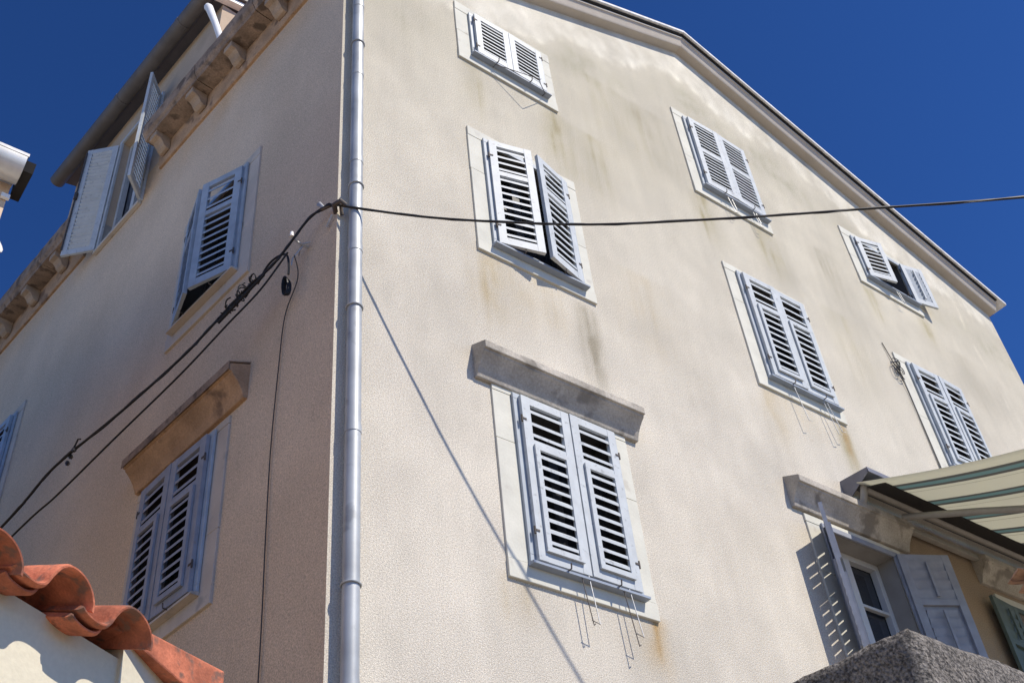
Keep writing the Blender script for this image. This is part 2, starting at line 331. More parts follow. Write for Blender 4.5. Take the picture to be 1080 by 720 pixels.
# --- windows
def leaf(F, hinge, tip, z0, z1, secs, side, m, parent, th=.034, lab=None, back_rail=False, shut=False):
    hu, ho = hinge; du, do = tip[0]-hu, tip[1]-ho; L = math.hypot(du, do); au, ao = du/L, do/L
    nu, no = (-ao, au) if side == 'l' else (ao, -au)
    G = lambda p, q, z: F(hu+au*p+nu*q, ho+ao*p+no*q, z)
    st = min(.078, L*.17); top = .07; bot = .085; b = MB()
    h2 = th/2
    b.box(G, 0, st, -h2, h2, z0, z1); b.box(G, L-st, L, -h2, h2, z0, z1)
    b.box(G, st, L-st, -h2+.002, h2-.002, z1-top, z1); b.box(G, st, L-st, -h2+.002, h2-.002, z0, z0+bot)
    H = z1-z0-top-bot; zt = z1-top; mid = .06
    Hs = H - mid*(len(secs)-1)
    for i, (fr, ns, flap) in enumerate(secs):
        hh = Hs*fr; zb = zt-hh; a0, a1, q0, q1, y0, y1 = st, L-st, -h2, h2, zb, zt
        if flap:                                                    # a smaller hinged louvre flap in front
            e = .008; w_ = .042; fa0, fa1, fz0, fz1 = st-.012, L-st+.012, zb-.012, zt+.004
            for bx in ((fa0, fa0+w_, fz0, fz1), (fa1-w_, fa1, fz0, fz1), (fa0+w_, fa1-w_, fz1-w_, fz1), (fa0+w_, fa1-w_, fz0, fz0+w_)):
                b.box(G, bx[0], bx[1], h2+.003, h2+.022, bx[2], bx[3])
            a0, a1, y0, y1 = fa0+w_, fa1-w_, fz0+w_, fz1-w_
        if i < len(secs)-1: b.box(G, st, L-st, -h2+.002, h2-.002, zb-mid, zb)
        sp = (y1-y0)/ns; dpt = .026; tk = .0055
        for k in range(ns):
            zc = y0 + sp*(k+.5) + random.uniform(-.003, .003); tl = .82 + random.uniform(-.09, .09) + (random.uniform(-.25, .25) if random.random() < .06 else 0)
            cq, cz = math.cos(tl), math.sin(tl)                     # slat slopes down and out
            off = h2-.012 + (.012 if flap else 0)
            dq = min(.034, sp*.42); hf = max(.012, min(.028, sp*.30)) + random.uniform(-.001, .001); rise = .030*math.tan(tl)
            qf = h2-.004 + (.020 if flap else 0); zb_ = zc-.5*hf-.3*rise
            pr = [(qf, zb_), (qf, zb_+hf), (qf-dq, zb_+hf+rise*dq/.034), (qf-dq, zb_+rise*dq/.034+hf*.6)]
            if shut: pr = [(qf-.002, zc-.49*sp), (qf-.012, zc-.49*sp), (qf-.030, zc+.475*sp), (qf-.020, zc+.475*sp)]
            A = [G(a0+.001, q, z) for q, z in pr]; B = [G(a1-.001, q, z) for q, z in pr]; b.hexa(A+B)
        if back_rail:                                               # tilt rod on the inner side
            b.box(G, L/2-.012, L/2+.012, -h2-.022, -h2-.004, y0+.02, y1-.02)
        zt = zb-mid
    o = b.build('shutter', m, parent)
    if lab: o['label'] = lab
    # strap hinges
    for zz in (z0+.16*(z1-z0), z1-.16*(z1-z0)):
        hb = MB(); hb.tube([G(-.010, h2-.002, zz-.03), G(-.010, h2-.002, zz+.03)], .008, 8); hb.box(G, -.004, .03, h2+.001, h2+.005, zz-.008, zz+.008)
        hb.build('hinge', M['iron'], parent, True)
    return o
def rings(b, F, outer, inner, o0, o1):
    b.box(F, outer[0], outer[1], o0, o1, inner[3], outer[3]); b.box(F, outer[0], outer[1], o0, o1, outer[2], inner[2])
    b.box(F, outer[0], inner[0], o0, o1, inner[2], inner[3]); b.box(F, inner[1], outer[1], o0, o1, inner[2], inner[3])
def hook(F, u, z, ln, parent, o=.075, du=.02, do=.012, foot=.05, m='iron'):
    b = MB(); e = F(u+du, o+do, z-ln)
    b.tube([F(u, o-.05, z+.01), F(u, o, z), e, e+(F(foot, 0, .015)-F(0, 0, 0))], .0040, 6)
    return b.build('hook', M[m], parent, True)
def window(F, sur, fr, secs, left, right, ms='shutter', msur='surround', casement=False, hooks=(), lab=None, fo=.045, smooth_sur=.0, sides=True):
    h = hole(fr); D = -.20
    b = MB()                                                        # reveal
    for q in ([(h[0], D, h[2]), (h[0], 0, h[2]), (h[0], 0, h[3]), (h[0], D, h[3])], [(h[1], D, h[2]), (h[1], 0, h[2]), (h[1], 0, h[3]), (h[1], D, h[3])],
              [(h[0], D, h[2]), (h[1], D, h[2]), (h[1], 0, h[2]), (h[0], 0, h[2])], [(h[0], D, h[3]), (h[1], D, h[3]), (h[1], 0, h[3]), (h[0], 0, h[3])]):
        b.poly([F(*p) for p in q], [(0, 1, 2, 3)])
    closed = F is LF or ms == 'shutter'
    wd = b.build('window', M['reveal_shade' if closed else 'reveal'], house)
    if lab: wd['label'] = lab
    # inner casement and glass
    b = MB(); ci = hole(h, .06)
    rings(b, F, h, ci, D-.045, D+.02); cm = (h[0]+h[1])/2
    b.box(F, cm-.045, cm+.045, D-.04, D+.03, ci[2], ci[3]); b.box(F, ci[0], ci[1], D-.03, D+.012, ci[2]+(ci[3]-ci[2])*.62, ci[2]+(ci[3]-ci[2])*.62+.03)
    b.build('casement', M['casement_shade' if closed else 'casement'], wd, bevel=.004)
    b = MB(); b.box(F, h[0]-.01, h[1]+.01, D-.062, D-.05, h[2]-.01, h[3]+.01); b.build('pane', M['glass'] , wd)
    # stone surround, four pieces with open joints
    b = MB(); o1 = .020; s = sur; j = .003
    si = hole(fr, .02)
    zs = fr[2]-.01
    b.box(F, s[0], s[1], -.01, o1, si[3], s[3])
    for u0_, u1_ in ((s[0], si[0]), (si[1], s[1])):
        zm = fr[2] + (fr[3]-fr[2])*random.uniform(.3, .75); e_ = random.uniform(-.004, .004)
        b.box(F, u0_, u1_, -.01, o1-.001, zs+j, zm-j*.7); b.box(F, u0_+(e_ if u0_ == s[0] else 0), u1_+(e_ if u0_ != s[0] else 0), -.01, o1-.0025, zm+j*.7, si[3]-j)
    b.box(F, s[0]-.003, s[1]+.003, -.01, o1+.004, s[2], zs)
    b.build('surround', M[msur], wd, bevel=.004)
    b = MB(); rings(b, F, fr, hole(fr, .055), o1+.002, fo); b.build('frame', M['frame_paint' if ms == 'shutter' else 'shutter_blue' if msur != 'surround' else ms], wd, bevel=.004)
    b = MB()
    p = [(o1+.006, fr[2]-.034), (.088, fr[2]-.034), (.088, fr[2]-.016), (o1+.006, fr[2]-.003)]
    b.prism(F, p, fr[0]-.01, fr[1]+.015); b.build('sill_board', M['sill_shade' if msur == 'surround' else msur], wd)
    z0, z1 = fr[2]+.004, fr[3]-.035
    oc = fo+.021
    W = (fr[1]-fr[0]-.09)/2-.003
    for side, spec in (('l', left), ('r', right)):
        if spec is None: continue
        hu = fr[0]+.045 if side == 'l' else fr[1]-.045
        if spec == 'closed': tip = (hu+W if side == 'l' else hu-W, oc+random.uniform(-.004, .016)); lb = None; br = False
        else: tip = spec[0]; lb = spec[1]; br = spec[2] if len(spec) > 2 else False
        sg = random.uniform(-.005, .004); leaf(F, (hu, oc if spec == 'closed' else .055), tip, z0+max(0, sg), z1+sg, secs, side, M[ms], wd, lab=lb, back_rail=br, shut=br)
    for hk in hooks: hook(F, *hk[:3], wd, **(hk[3] if len(hk) > 3 else {}))
    # pins that hold the shutters
    for pu in (fr[0]+.28*(fr[1]-fr[0]), fr[0]+.72*(fr[1]-fr[0])):
        b = MB(); b.tube([F(pu, .05, fr[2]-.02), F(pu, .12, fr[2]-.018), F(pu, .125, fr[2]+.02)], .006, 6); b.build('latch_pin', M['iron'], wd, True)
    return wd

full = [(.27, 3, False), (.73, 9, True)]
w1 = window(GF, *GW[0], [(1, 9, False)], 'closed', 'closed', lab='small attic window at the top left of the gable',
            hooks=((1.75, 9.74, .10, dict(du=.45, do=.16, foot=.01)), (2.40, 9.74, .12, dict(du=-.20, do=.14, foot=.01))))
window(GF, *GW[1], [(.30, 4, False), (.70, 9, False)], ((1.958, .165), 'louvred shutter left ajar on its left hinges'), ((2.028, .165), 'louvred shutter left ajar on its right hinges'),
       lab='window with both shutters ajar behind the black cable')
window(GF, *GW[2], full, 'closed', 'closed', lab='closed window under the bright stone hood, four thin rods hanging below it',
       hooks=((1.92, 3.76, .36, dict(du=.03, do=.02, foot=.015)), (1.985, 3.80, .38, dict(du=.02, do=.02, foot=-.07, m='steel')),
              (2.30, 3.76, .42, dict(du=.04, do=.02, foot=.015)), (2.355, 3.80, .38, dict(du=.04, do=.02, foot=-.07, m='steel'))))
window(GF, *GW[3], [(.47, 8, False), (.53, 9, False)], 'closed', 'closed', lab='closed attic window with two equal rows of slats',
       hooks=((5.15, 9.80, .27, dict(du=.05, m='steel')), (5.22, 9.80, .2, dict(m='steel')), (5.57, 9.80, .27, dict(du=.06, m='steel')), (5.63, 9.8, .2, dict(m='steel'))))
window(GF, *GW[4], full, 'closed', 'closed', lab='closed window with a rust stain at its lower right corner',
       hooks=((5.22, 6.88, .42, dict(du=.05, m='steel')), (5.66, 6.88, .42, dict(du=.06, m='steel')), (5.72, 6.88, .36, dict(du=.08, m='steel'))))
window(GF, *GW[5], [(1, 8, False)], ((8.28, .16), None), ((9.20, .135), 'shutter swung open against the wall', True),
       lab='small attic window with its right shutter open', hooks=((8.35, 9.90, .2, dict(m='steel')), (8.40, 9.90, .2, dict(m='steel'))))
window(GF, *GW[6], full, 'closed', 'closed', lab='closed window above the striped awning')
window(GF, *GW[7], [(.34, 4, False), (.66, 8, True)], ((4.66, .30), 'open sunlit shutter seen edge on', True), ((6.49, .29), 'open shutter in the shade of the awning', True),
       ms='shutter_mauve', lab='open window under the awning')
window(GF, *GW[8], [(.34, 4, False), (.66, 8, True)], ((7.40, .10), 'dark green shutter folded open', True), None, ms='shutter_green', lab='dark window in the awning shade')
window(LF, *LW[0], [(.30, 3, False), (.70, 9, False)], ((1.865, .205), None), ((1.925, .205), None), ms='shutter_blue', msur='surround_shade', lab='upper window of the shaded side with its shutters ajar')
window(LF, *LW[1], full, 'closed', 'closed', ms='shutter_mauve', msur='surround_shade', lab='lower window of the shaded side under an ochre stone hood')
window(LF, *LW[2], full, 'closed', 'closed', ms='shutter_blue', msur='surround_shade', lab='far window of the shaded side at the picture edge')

# --- stone hoods over the lower windows
HP = [(-.02, 5.285), (.035, 5.285), (.045, 5.315), (.065, 5.36), (.095, 5.405), (.125, 5.44), (.15, 5.462), (.15, 5.475), (.172, 5.478), (.172, 5.548), (-.02, 5.635)]
for F, a0, a1, m in ((GF, 1.19, 2.80, 'stone'), (GF, 4.67, 6.32, 'stone'), (GF, 7.50, 9.15, 'stone'), (LF, 1.06, 2.62, 'stone_warm')):
    b = MB(); b.prism(F, HP, a0, a1); o = b.build('window_hood', M[m], house, bevel=.008)
    if m == 'stone_warm':
        o['label'] = 'ochre stained stone hood'
        b = MB(); b.prism(F, [(-.01, 5.640), (.180, 5.553), (.180, 5.482), (.186, 5.480), (.186, 5.560), (-.01, 5.652)], a0-.004, a1+.004); b.build('weathered_crust', M['stone_dark'], o)

# --- side cornice: slab, lower course, corbels
CP = [(-.02, 10.56), (.25, 10.56), (.262, 10.60), (.285, 10.63), (.295, 10.66), (.30, 10.81), (-.02, 10.87)]
def rough_prism(F, prof, a0, a1, name, m, parent, amp=.008, step=.12):
    b = MB(); n = len(prof); k = max(2, int((a1-a0)/step)); pts = []; fs = []
    for i in range(k+1):
        a = a0+(a1-a0)*i/k
        for q, (o, z) in enumerate(prof):
            j = nz(a*3.1, q*7.3, a0)*amp + nz(a*9, q*3.3, 5)*amp*.6
            pts.append(F(a, o+(j if o > 0 else 0), z+j*.8))
    for i in range(k):
        for q in range(n): fs.append((i*n+q, i*n+(q+1) % n, (i+1)*n+(q+1) % n, (i+1)*n+q))
    fs += [tuple(range(n)), tuple(k*n+q for q in range(n))]
    b.poly(pts, fs); return b.build(name, m, parent)
for a0, a1 in ((-.02, 3.45), (5.20, 13.1)):
    cut = [a0] + [x for x in (1.22, 2.35, 5.95, 7.1, 8.2, 9.3, 10.4, 11.5, 12.5) if a0+.3 < x < a1-.3] + [a1]
    cr = None
    for p, q in zip(cut, cut[1:]):
        if cr is None: cr = rough_prism(LF, CP, p+.004, q-.004, 'cornice', M['stone_dark'], house)
        else: rough_prism(LF, CP, p+.004, q-.004, 'cornice_stone', M['stone_dark'], cr)
    rough_prism(LF, [(-.02, 10.25), (.028, 10.25), (.04, 10.29), (.045, 10.557), (-.02, 10.557)], max(a0, .0), a1, 'lower_course', M['stone_warm'], cr, amp=.006)
    a = .23 if a0 < 1 else 5.69
    while a < a1-.1:
        b = MB(); pr = [(.047, 10.36), (.085, 10.36), (.12, 10.385), (.145, 10.43), (.18, 10.465), (.235, 10.475), (.237, 10.558), (.047, 10.558)]
        b.prism(LF, pr, a-.075, a+.075); b.build('corbel', M['corbel'], cr, bevel=.005); a += .765

# --- wall dormer over the side wall
dm = MB()
d0, d1, dz0, dz1 = 2.55, 6.26, 10.5, 12.63
dmx = DORM
for bx in ((d0, dmx[0], dz0, dz1), (dmx[1], d1, dz0, dz1), (dmx[0], dmx[1], dmx[3], dz1)):
    dm.box(LF, bx[0], bx[1], -.28, 0, bx[2], bx[3])
dm.box(LF, d0, d0+.25, -3.2, -.28, dz0, dz1); dm.box(LF, d1-.25, d1, -3.2, -.28, dz0, dz1)
for v in ((dmx[0], 0), (dmx[1], 0)): pass
dor = dm.build('dormer', M['dormer_plaster'], house)
b = MB(); pr = [(.20, 12.66), (.20, 12.70), (-3.3, 13.8), (-3.3, 13.72)]
b.prism(LF, pr, d0-.14, d1+.14); b.build('roof', M['gutter_metal'], dor)
b = MB(); b.prism(LF, [(.17, 12.585), (.17, 12.65), (-3.3, 13.72), (-3.3, 13.62)], d0-.10, d0-.005); b.build('barge_board', M['white'], dor)
b = MB(); b.prism(LF, [(.24, 12.706), (.24, 12.75), (-3.3, 13.85), (-3.3, 13.805)], d0-.16, d0-.02); b.build('verge_tile', M['verge'], dor)
b = MB(); N = 10; pts = []                                               # half round eave gutter
gc = (.225, 12.645); gr = .10
prof = [(gc[0]+gr*math.cos(math.pi+math.pi*i/N), gc[1]+gr*math.sin(math.pi+math.pi*i/N)) for i in range(N+1)]
prof += [(gc[0]+(gr-.006)*math.cos(2*math.pi-math.pi*i/N), gc[1]+(gr-.006)*math.sin(2*math.pi-math.pi*i/N)) for i in range(N+1)]
b.prism(LF, prof, d0-.16, d1+.15); gt = b.build('gutter', M['gutter_metal'], dor, True)
for a in (3.1, 4.6): 
    b = MB(); pp = [(gc[0]+(gr+.006)*math.cos(math.pi+math.pi*i/N), gc[1]+(gr+.006)*math.sin(math.pi+math.pi*i/N)) for i in range(N+1)]
    pp += [(gc[0]+(gr+.001)*math.cos(2*math.pi-math.pi*i/N), gc[1]+(gr+.001)*math.sin(2*math.pi-math.pi*i/N)) for i in range(N+1)]
    b.prism(LF, pp, a-.03, a+.03); b.build('gutter_joint', M['gutter_metal'], gt)
b = MB(); b.tube([LF(2.53, .20, 12.36), LF(2.51, .20, 12.30), LF(2.48, .20, 12.25), LF(2.32, .16, 11.75), LF(2.16, .12, 11.2), LF(2.10, .08, 10.9)], [.035, .05, .05, .04, .04, .04], 14); b.build('downpipe', M['white'], dor, True)
# dormer window
b = MB(); h = DORM
for q in ([(h[0], -.24, 10.5), (h[0], 0, 10.5), (h[0], 0, h[2]), (h[0], -.24, h[2])], [(h[1], -.24, 10.5), (h[1], 0, 10.5), (h[1], 0, h[2]), (h[1], -.24, h[2])],
          [(h[0], -.24, h[2]), (h[1], -.24, h[2]), (h[1], 0, h[2]), (h[0], 0, h[2])]):
    b.poly([LF(*p) for p in q], [(0, 1, 2, 3)])
wd = b.build('window', M['reveal'], house); wd['label'] = 'tall dormer window with both shutters open, breaking through the cornice'
b = MB(); rings(b, LF, (h[0], h[1], h[2], h[3]), (h[0]+.06, h[1]-.06, h[2]+.07, h[3]-.06), -.16, -.09); cm = (h[0]+h[1])/2
b.box(LF, cm-.04, cm+.04, -.15, -.08, h[2]+.07, h[3]-.06); b.build('casement', M['shutter'], wd, bevel=.004)
b = MB(); b.box(LF, h[0]-.01, h[1]+.01, -.20, -.17, h[2], h[3]); b.build('pane', M['glass'], wd)
b = MB(); b.box(LF, h[0]-.03, h[1]+.05, .002, .05, h[2]-.05, h[2]); b.build('sill', M['surround_shade'], wd, bevel=.005)
b = MB(); rings(b, LF, (h[0]-.05, h[1]+.05, h[2], h[3]+.05), (h[0]+.01, h[1]-.01, h[2]+.001, h[3]-.01), .002, .03); b.build('frame', M['shutter'], wd, bevel=.004)
dense = [(1.0, 26, False)]
leaf(LF, (3.82, .035), (3.58, .30), h[2]+.02, h[3]-.03, dense, 'l', M['shutter'], wd)
leaf(LF, (4.85, .035), (5.18, .29), h[2]+.02, h[3]-.03, dense, 'r', M['shutter'], wd, lab='pale shutter swung wide open with an iron bolt down its edge')
b = MB(); b.tube([LF(5.155, .262+.05, h[2]+.10), LF(5.155, .262+.05, h[3]-.10)], .010, 6); b.tube([LF(5.155, .31, 11.05), LF(5.155, .31, 11.17)], .024, 8); b.build('bolt', M['iron'], wd, True)

# --- zinc downpipe beside the corner
b = MB(); pc = (.114, -.082)
b.tube([(pc[0], pc[1], GZ+.05), (pc[0], pc[1], 10.75)], .052, 24, True); dp = b.build('downpipe', M['zinc'], house, True)
for z in (2.6, 4.34, 6.02, 7.05, 8.25, 9.35, 1.0, -.5):
    b = MB(); b.tube([(pc[0], pc[1], z-.05), (pc[0], pc[1], z+.012)], .0555, 24); b.build('pipe_joint', M['zinc'], dp, True)
for z in (5.4, 6.72, 8.7, 3.2):
    b = MB(); b.tube([(pc[0]+.02, -.005, z), (pc[0]+.02, -.05, z)], .008, 6)
    b.tube([(pc[0]+.0585*math.cos(t*math.pi/8), pc[1]+.0585*math.sin(t*math.pi/8), z) for t in range(17)], .006, 6); b.build('pipe_clip', M['zinc'], dp, True)

# ---------------------------------------------------------------- cables
def spline(pts, n=8):
    P = [Vector(p) for p in pts]; out = []
    for i in range(len(P)-1):
        p0, p1, p2, p3 = P[max(i-1, 0)], P[i], P[i+1], P[min(i+2, len(P)-1)]
        for k in range(n):
            t = k/n; out.append(.5*((2*p1)+(p2-p0)*t+(2*p0-5*p1+4*p2-p3)*t*t+(3*p1-p0-3*p2+p3)*t**3))
    return out+[P[-1]]
wpts = [(-.02, -.05, 6.45), (.506, -.458, 6.239), (1.112, -.934, 6.078), (1.605, -1.321, 5.995), (2.435, -1.973, 5.952), (2.993, -2.412, 5.942), (4.006, -3.207, 5.929), (5.6, -4.46, 5.98), (9.0, -7.13, 6.4)]
b = MB(); b.tube(spline(wpts), .0095, 8); b.tube([p+Vector((.008*math.sin(i*.9), 0, .010*math.cos(i*.9))) for i, p in enumerate(spline(wpts))], .0055, 6)
tag(b.build('overhead_cable', M['black'], None, True), 'black overhead cable stretched from the house corner across the sunlit gable', 'cable')
# cables to the left, from the corner bracket over the lane
L1p = [(-.03, -.03, 6.45), (-.068, .039, 6.50), (-.14, .201, 6.455), (-.22, .38, 6.249), (-.278, .511, 6.125), (-.361, .695, 6.03), (-.437, .865, 5.90), (-.523, 1.057, 5.745), (-.607, 1.245, 5.61), (-.818, 1.717, 5.362), (-1.068, 2.275, 5.119), (-1.165, 2.493, 4.925), (-1.246, 2.673, 4.768), (-1.7, 3.68, 4.0)]
b = MB(); b.tube(spline(L1p), .010, 8)
b.tube([p+Vector((0, .012*math.sin(i*.8), .016*math.cos(i*.8))) for i, p in enumerate(spline(L1p))], .007, 6)
tag(b.build('overhead_cable', M['black'], None, True), 'thick black cable running down left from the house corner past the shaded side', 'cable')
T1 = [(-.215, .36, 6.19), (-.309, .579, 5.933), (-.429, .847, 5.73), (-.598, 1.225, 5.441), (-.835, 1.755, 5.104), (-1.036, 2.204, 4.811), (-1.172, 2.509, 4.648), (-1.6, 3.45, 4.0)]
b = MB(); b.tube(spline(T1), .0075, 6); tag(b.build('overhead_cable', M['black'], None, True), 'thin black cable running beside the thick one on the shaded side', 'cable')
def on_line(P, t):
    q = spline(P, 20); return q[int(t*(len(q)-1))]
# tangled binding of the tension clamp
b = MB(); rnd = random.Random(3)
for i in range(16):
    c = Vector((-.33, .62, 6.06)).lerp(Vector((-.455, .91, 5.83)), i/15) + Vector((rnd.uniform(-.02, .01), rnd.uniform(-.01, .02), rnd.uniform(.0, .03)))
    ra = rnd.uniform(.022, .052); ax = Vector((rnd.uniform(-1, 1), rnd.uniform(-1, 1), rnd.uniform(-1, 1))).normalized(); a1 = ax.orthogonal().normalized(); a2 = ax.cross(a1)
    b.tube([c+(a1*math.cos(t)+a2*math.sin(t))*ra for t in [k*.5 for k in range(rnd.randint(8, 13))]], .0055, 6)
b.tube([(-.30, .56, 6.08), (-.47, .94, 5.80)], [.012, .015], 8)
tag(b.build('cable_clamp', M['black'], None, True), 'tangled black dead-end clamp wound round the thick cable', 'clamp')
b = MB(); P = on_line(L1p, .66)
for k in range(3):
    c = Vector((-1.005, 2.13, 5.185)) + Vector((0, .05*k, -.03*k)); b.tube([c+Vector((0, .02, .03)), c, c+Vector((-.01, -.03, -.03))], [.012, .02, .008], 6)
b.tube([(-1.01, 2.16, 5.19), (-1.0, 2.13, 5.25), (-1.0, 2.10, 5.27), (-.99, 2.07, 5.255)], .007, 6)
tag(b.build('cable_clamp', M['black'], None, True), 'small black splice clamp low on the thick cable', 'clamp')
# coiled spare cable and hook bracket on the side wall
b = MB(); hk = LF(.36, .02, 6.33)
b.tube([LF(.36, -.02, 6.33), LF(.36, .10, 6.33), LF(.37, .16, 6.36)], .009, 8); b.tube([LF(.31, .02, 6.34), LF(.36, .07, 6.33), LF(.45, .03, 6.30)], .007, 6); b.tube([LF(.36, .05, 6.33), LF(.42, .10, 6.20), LF(.43, .10, 6.13)], .006, 6)
br = b.build('wall_hook', M['steel'], None, True); tag(br, 'pale metal anchor hook screwed into the shaded wall near the corner', 'hook')
b = MB(); b.tube([LF(.36, .16, 6.355), LF(.36, .16, 6.40)], [.018, .014], 10); b.build('insulator', M['porcelain'], br, True)
b = MB()
b.tube(spline([LF(.78, .17, 6.16), LF(.66, .17, 6.26), LF(.55, .16, 6.28), LF(.45, .14, 6.24), LF(.42, .13, 6.12), LF(.43, .12, 6.02)]), .009, 6)
for i in range(5):
    c = LF(.47, .09+.008*i, 5.93); b.tube([c+(LF(math.cos(t)*.035+.06*math.sin(t)*.25, 0, math.sin(t)*(.085+.006*i))-LF(0, 0, 0)) for t in [k*2*math.pi/14 for k in range(15)]], .0055, 6)
tag(b.build('cable_coil', M['black'], None, True), 'small hanging coil of spare black cable under the anchor hook', 'cable')
b = MB(); b.tube(spline([LF(.40, .10, 6.22), LF(.44, .03, 6.05), LF(.60, .018, 5.78), LF(.64, .016, 5.3), LF(.665, .016, 4.6), LF(.65, .016, 3.9), LF(.615, .016, 2.86), LF(.60, .016, .5), LF(.60, .016, -1.6)]), .0045, 6)
tag(b.build('drop_cable', M['grey_cable'], None, True), 'thin dark cable running straight down the shaded wall near the corner', 'cable')
# corner bracket
b = MB(); b.tube([(-.0, .02, 6.44), (-.05, -.04, 6.45), (-.03, -.10, 6.45), (.02, -.09, 6.44)], .02, 8); b.tube([(-.09, .10, 6.50), (-.05, .02, 6.50), (0, -.05, 6.47), (.03, -.02, 6.40)], .016, 8)
br = b.build('corner_bracket', M['iron'], None, True); tag(br, 'dark iron cable bracket gripping the house corner', 'bracket')
b = MB(); b.tube([LF(.10, .05, 6.53), LF(.14, .07, 6.60), LF(.17, .06, 6.62)], [.012, .02, .014], 8); b.tube([LF(.02, .03, 6.40), LF(.10, .02, 6.33)], .009, 6); b.build('bolt', M['steel'], br, True)
# wire tangle by the upper right window
b = MB(); rnd = random.Random(5)
for i in range(7):
    c = Vector((7.60, -.03, 8.24)) + Vector((rnd.uniform(-.05, .05), rnd.uniform(-.02, .0), rnd.uniform(-.09, .09))); ra = rnd.uniform(.04, .10)
    b.tube([c+Vector((math.cos(t)*ra*.7, -.012*math.sin(t*2), math.sin(t)*ra)) for t in [k*.45 for k in range(13)]], .0055, 5)
b.tube([(7.52, -.01, 8.62), (7.585, -.02, 8.3), (7.60, -.03, 8.24)], .006, 5); b.tube([(7.60, -.02, 8.2), (7.655, -.02, 7.9), (7.662, -.02, 7.2), (7.665, -.02, 6.2)], .005, 5)
tag(b.build('wire_tangle', M['grey_cable'], None, True), 'tangle of thin wire beside the window above the awning', 'wire')

# ---------------------------------------------------------------- awning
aw = empty('awning', 'striped cream and teal awning with metal arm over the open window', 'awning', (5.5, -.1, 5.6))
PI_ = aw.matrix_world.inverted()
def abuild(b, name, m, smooth=False, parent=None, bevel=0.0):
    o = b.build(name, M[m], None, smooth, bevel); o.parent = parent or aw; o.matrix_parent_inverse = PI_; return o
b = MB(); K = .38
nx, no_ = 40, 20; pts = []; fs = []
for j in range(no_+1):
    o_ = .20 + (2.3-.20)*j/no_
    for i in range(nx+1):
        x = 5.53 + 3.8*i/nx; sg = -.045*math.sin(math.pi*j/no_) + .006*math.sin(x*21+.5)*math.sin(math.pi*j/no_)
        pts.append((x, -o_, 5.715-K*(o_-.25)+sg))
for j in range(no_):
    for i in range(nx): fs.append((j*(nx+1)+i, j*(nx+1)+i+1, (j+1)*(nx+1)+i+1, (j+1)*(nx+1)+i))
b.poly(pts, fs); cv = abuild(b, 'canopy', 'canvas', True)
sd = cv.modifiers.new('t', 'SOLIDIFY'); sd.thickness = .003
b = MB(); b.prism(GF, [(.0, 5.86), (.0, 5.885), (.33, 5.855), (.335, 5.80), (.325, 5.80), (.32, 5.83)], 5.58, 9.4); abuild(b, 'cover', 'gunmetal')
b = MB(); b.prism(GF, [(.0, 5.62), (.0, 5.86), (.32, 5.83), (.32, 5.80)], 5.575, 5.585); abuild(b, 'cover_end', 'gunmetal')
b = MB(); b.prism(GF, [(.235, 5.690), (.235, 5.70), (.43, 5.632), (.43, 5.618)], 5.63, 9.35); abuild(b, 'casing_shade', 'dark')  # black sheet added as the shaded band between roller and canopy
b = MB(); b.tube([(5.66, -.19, 5.715), (9.3, -.19, 5.715)], .042, 16); abuild(b, 'roller', 'awn_metal', True)
b = MB(); b.prism(GF, [(.04, 5.52), (.10, 5.52), (.10, 5.575), (.04, 5.575)], 5.62, 9.3); abuild(b, 'torsion_bar', 'awn_metal', bevel=.006)
b = MB(); b.tube([(5.645, -.19, 5.745), (5.635, -.19, 5.70), (5.635, -.16, 5.62), (5.64, -.10, 5.545), (5.66, -.08, 5.535)], .036, 12); abuild(b, 'bracket', 'awn_metal', True)
for ax in (6.2, 8.9):
    b = MB(); b.tube([(ax, -.16, 5.58), (ax+.16, -.80, 5.325), (ax+.36, -1.35, 5.11)], .034, 10); ar = abuild(b, 'arm', 'awn_metal', True)
    b = MB(); b.tube([(ax+.37, -1.38, 5.10), (ax-.05, -2.25, 4.86)], .022, 10); abuild(b, 'forearm', 'awn_metal', True, ar)
    b = MB(); b.tube([(ax-.05, -.13, 5.60), (ax+.02, -.13, 5.57)], .05, 14); b.tube([(ax-.12, -.09, 5.58), (ax-.02, -.12, 5.58)], .024, 10); abuild(b, 'shoulder', 'awn_metal', True, ar)
b = MB(); b.prism(GF, [(2.26, 4.88), (2.34, 4.86), (2.34, 4.93), (2.26, 4.95)], 5.5, 9.36); abuild(b, 'front_bar', 'awn_metal')

# ---------------------------------------------------------------- tiles
def half_tube(b, G, r0, r1, ln, th, up=True, n=12, arc=1.0):
    """barrel tile: runs along +q from 0 to ln, open ends, thickness th; G(p,q,z)"""
    s = 1 if up else -1; pts = []; fs = []
    for k, (q, rr) in enumerate(((0, r0), (ln*.5, (r0+r1)/2), (ln, r1))):
        for rad in (rr, rr-th):
            for i in range(n+1):
                t = math.pi*(.5-arc/2) + math.pi*arc*i/n
                pts.append(G(rad*math.cos(t), q, s*rad*math.sin(t)))
    m_ = n+1
    for k in range(2):
        a = k*2*m_; c = a+2*m_
        for i in range(n):
            fs.append((a+i, a+i+1, c+i+1, c+i)); fs.append((a+m_+i, c+m_+i, c+m_+i+1, a+m_+i+1))
        for i in (0, n): fs.append((a+i, c+i, c+m_+i, a+m_+i))
    for k in (0, 2):
        a = k*2*m_
        for i in range(n): fs.append((a+i, a+m_+i, a+m_+i+1, a+i+1))
    b.poly(pts, fs)
EA = R_(60); E = Vector((math.sin(EA), math.cos(EA), 0)); MH = Vector((-math.cos(EA), math.sin(EA), 0)); P3 = Vector((-1.822, -2.26, 0))
th_ = empty('tiled_house', 'low cream plastered house with terracotta barrel tiles in the lower left corner', 'house', tuple(P3+Vector((0, 0, GZ))))
TI = th_.matrix_world.inverted()
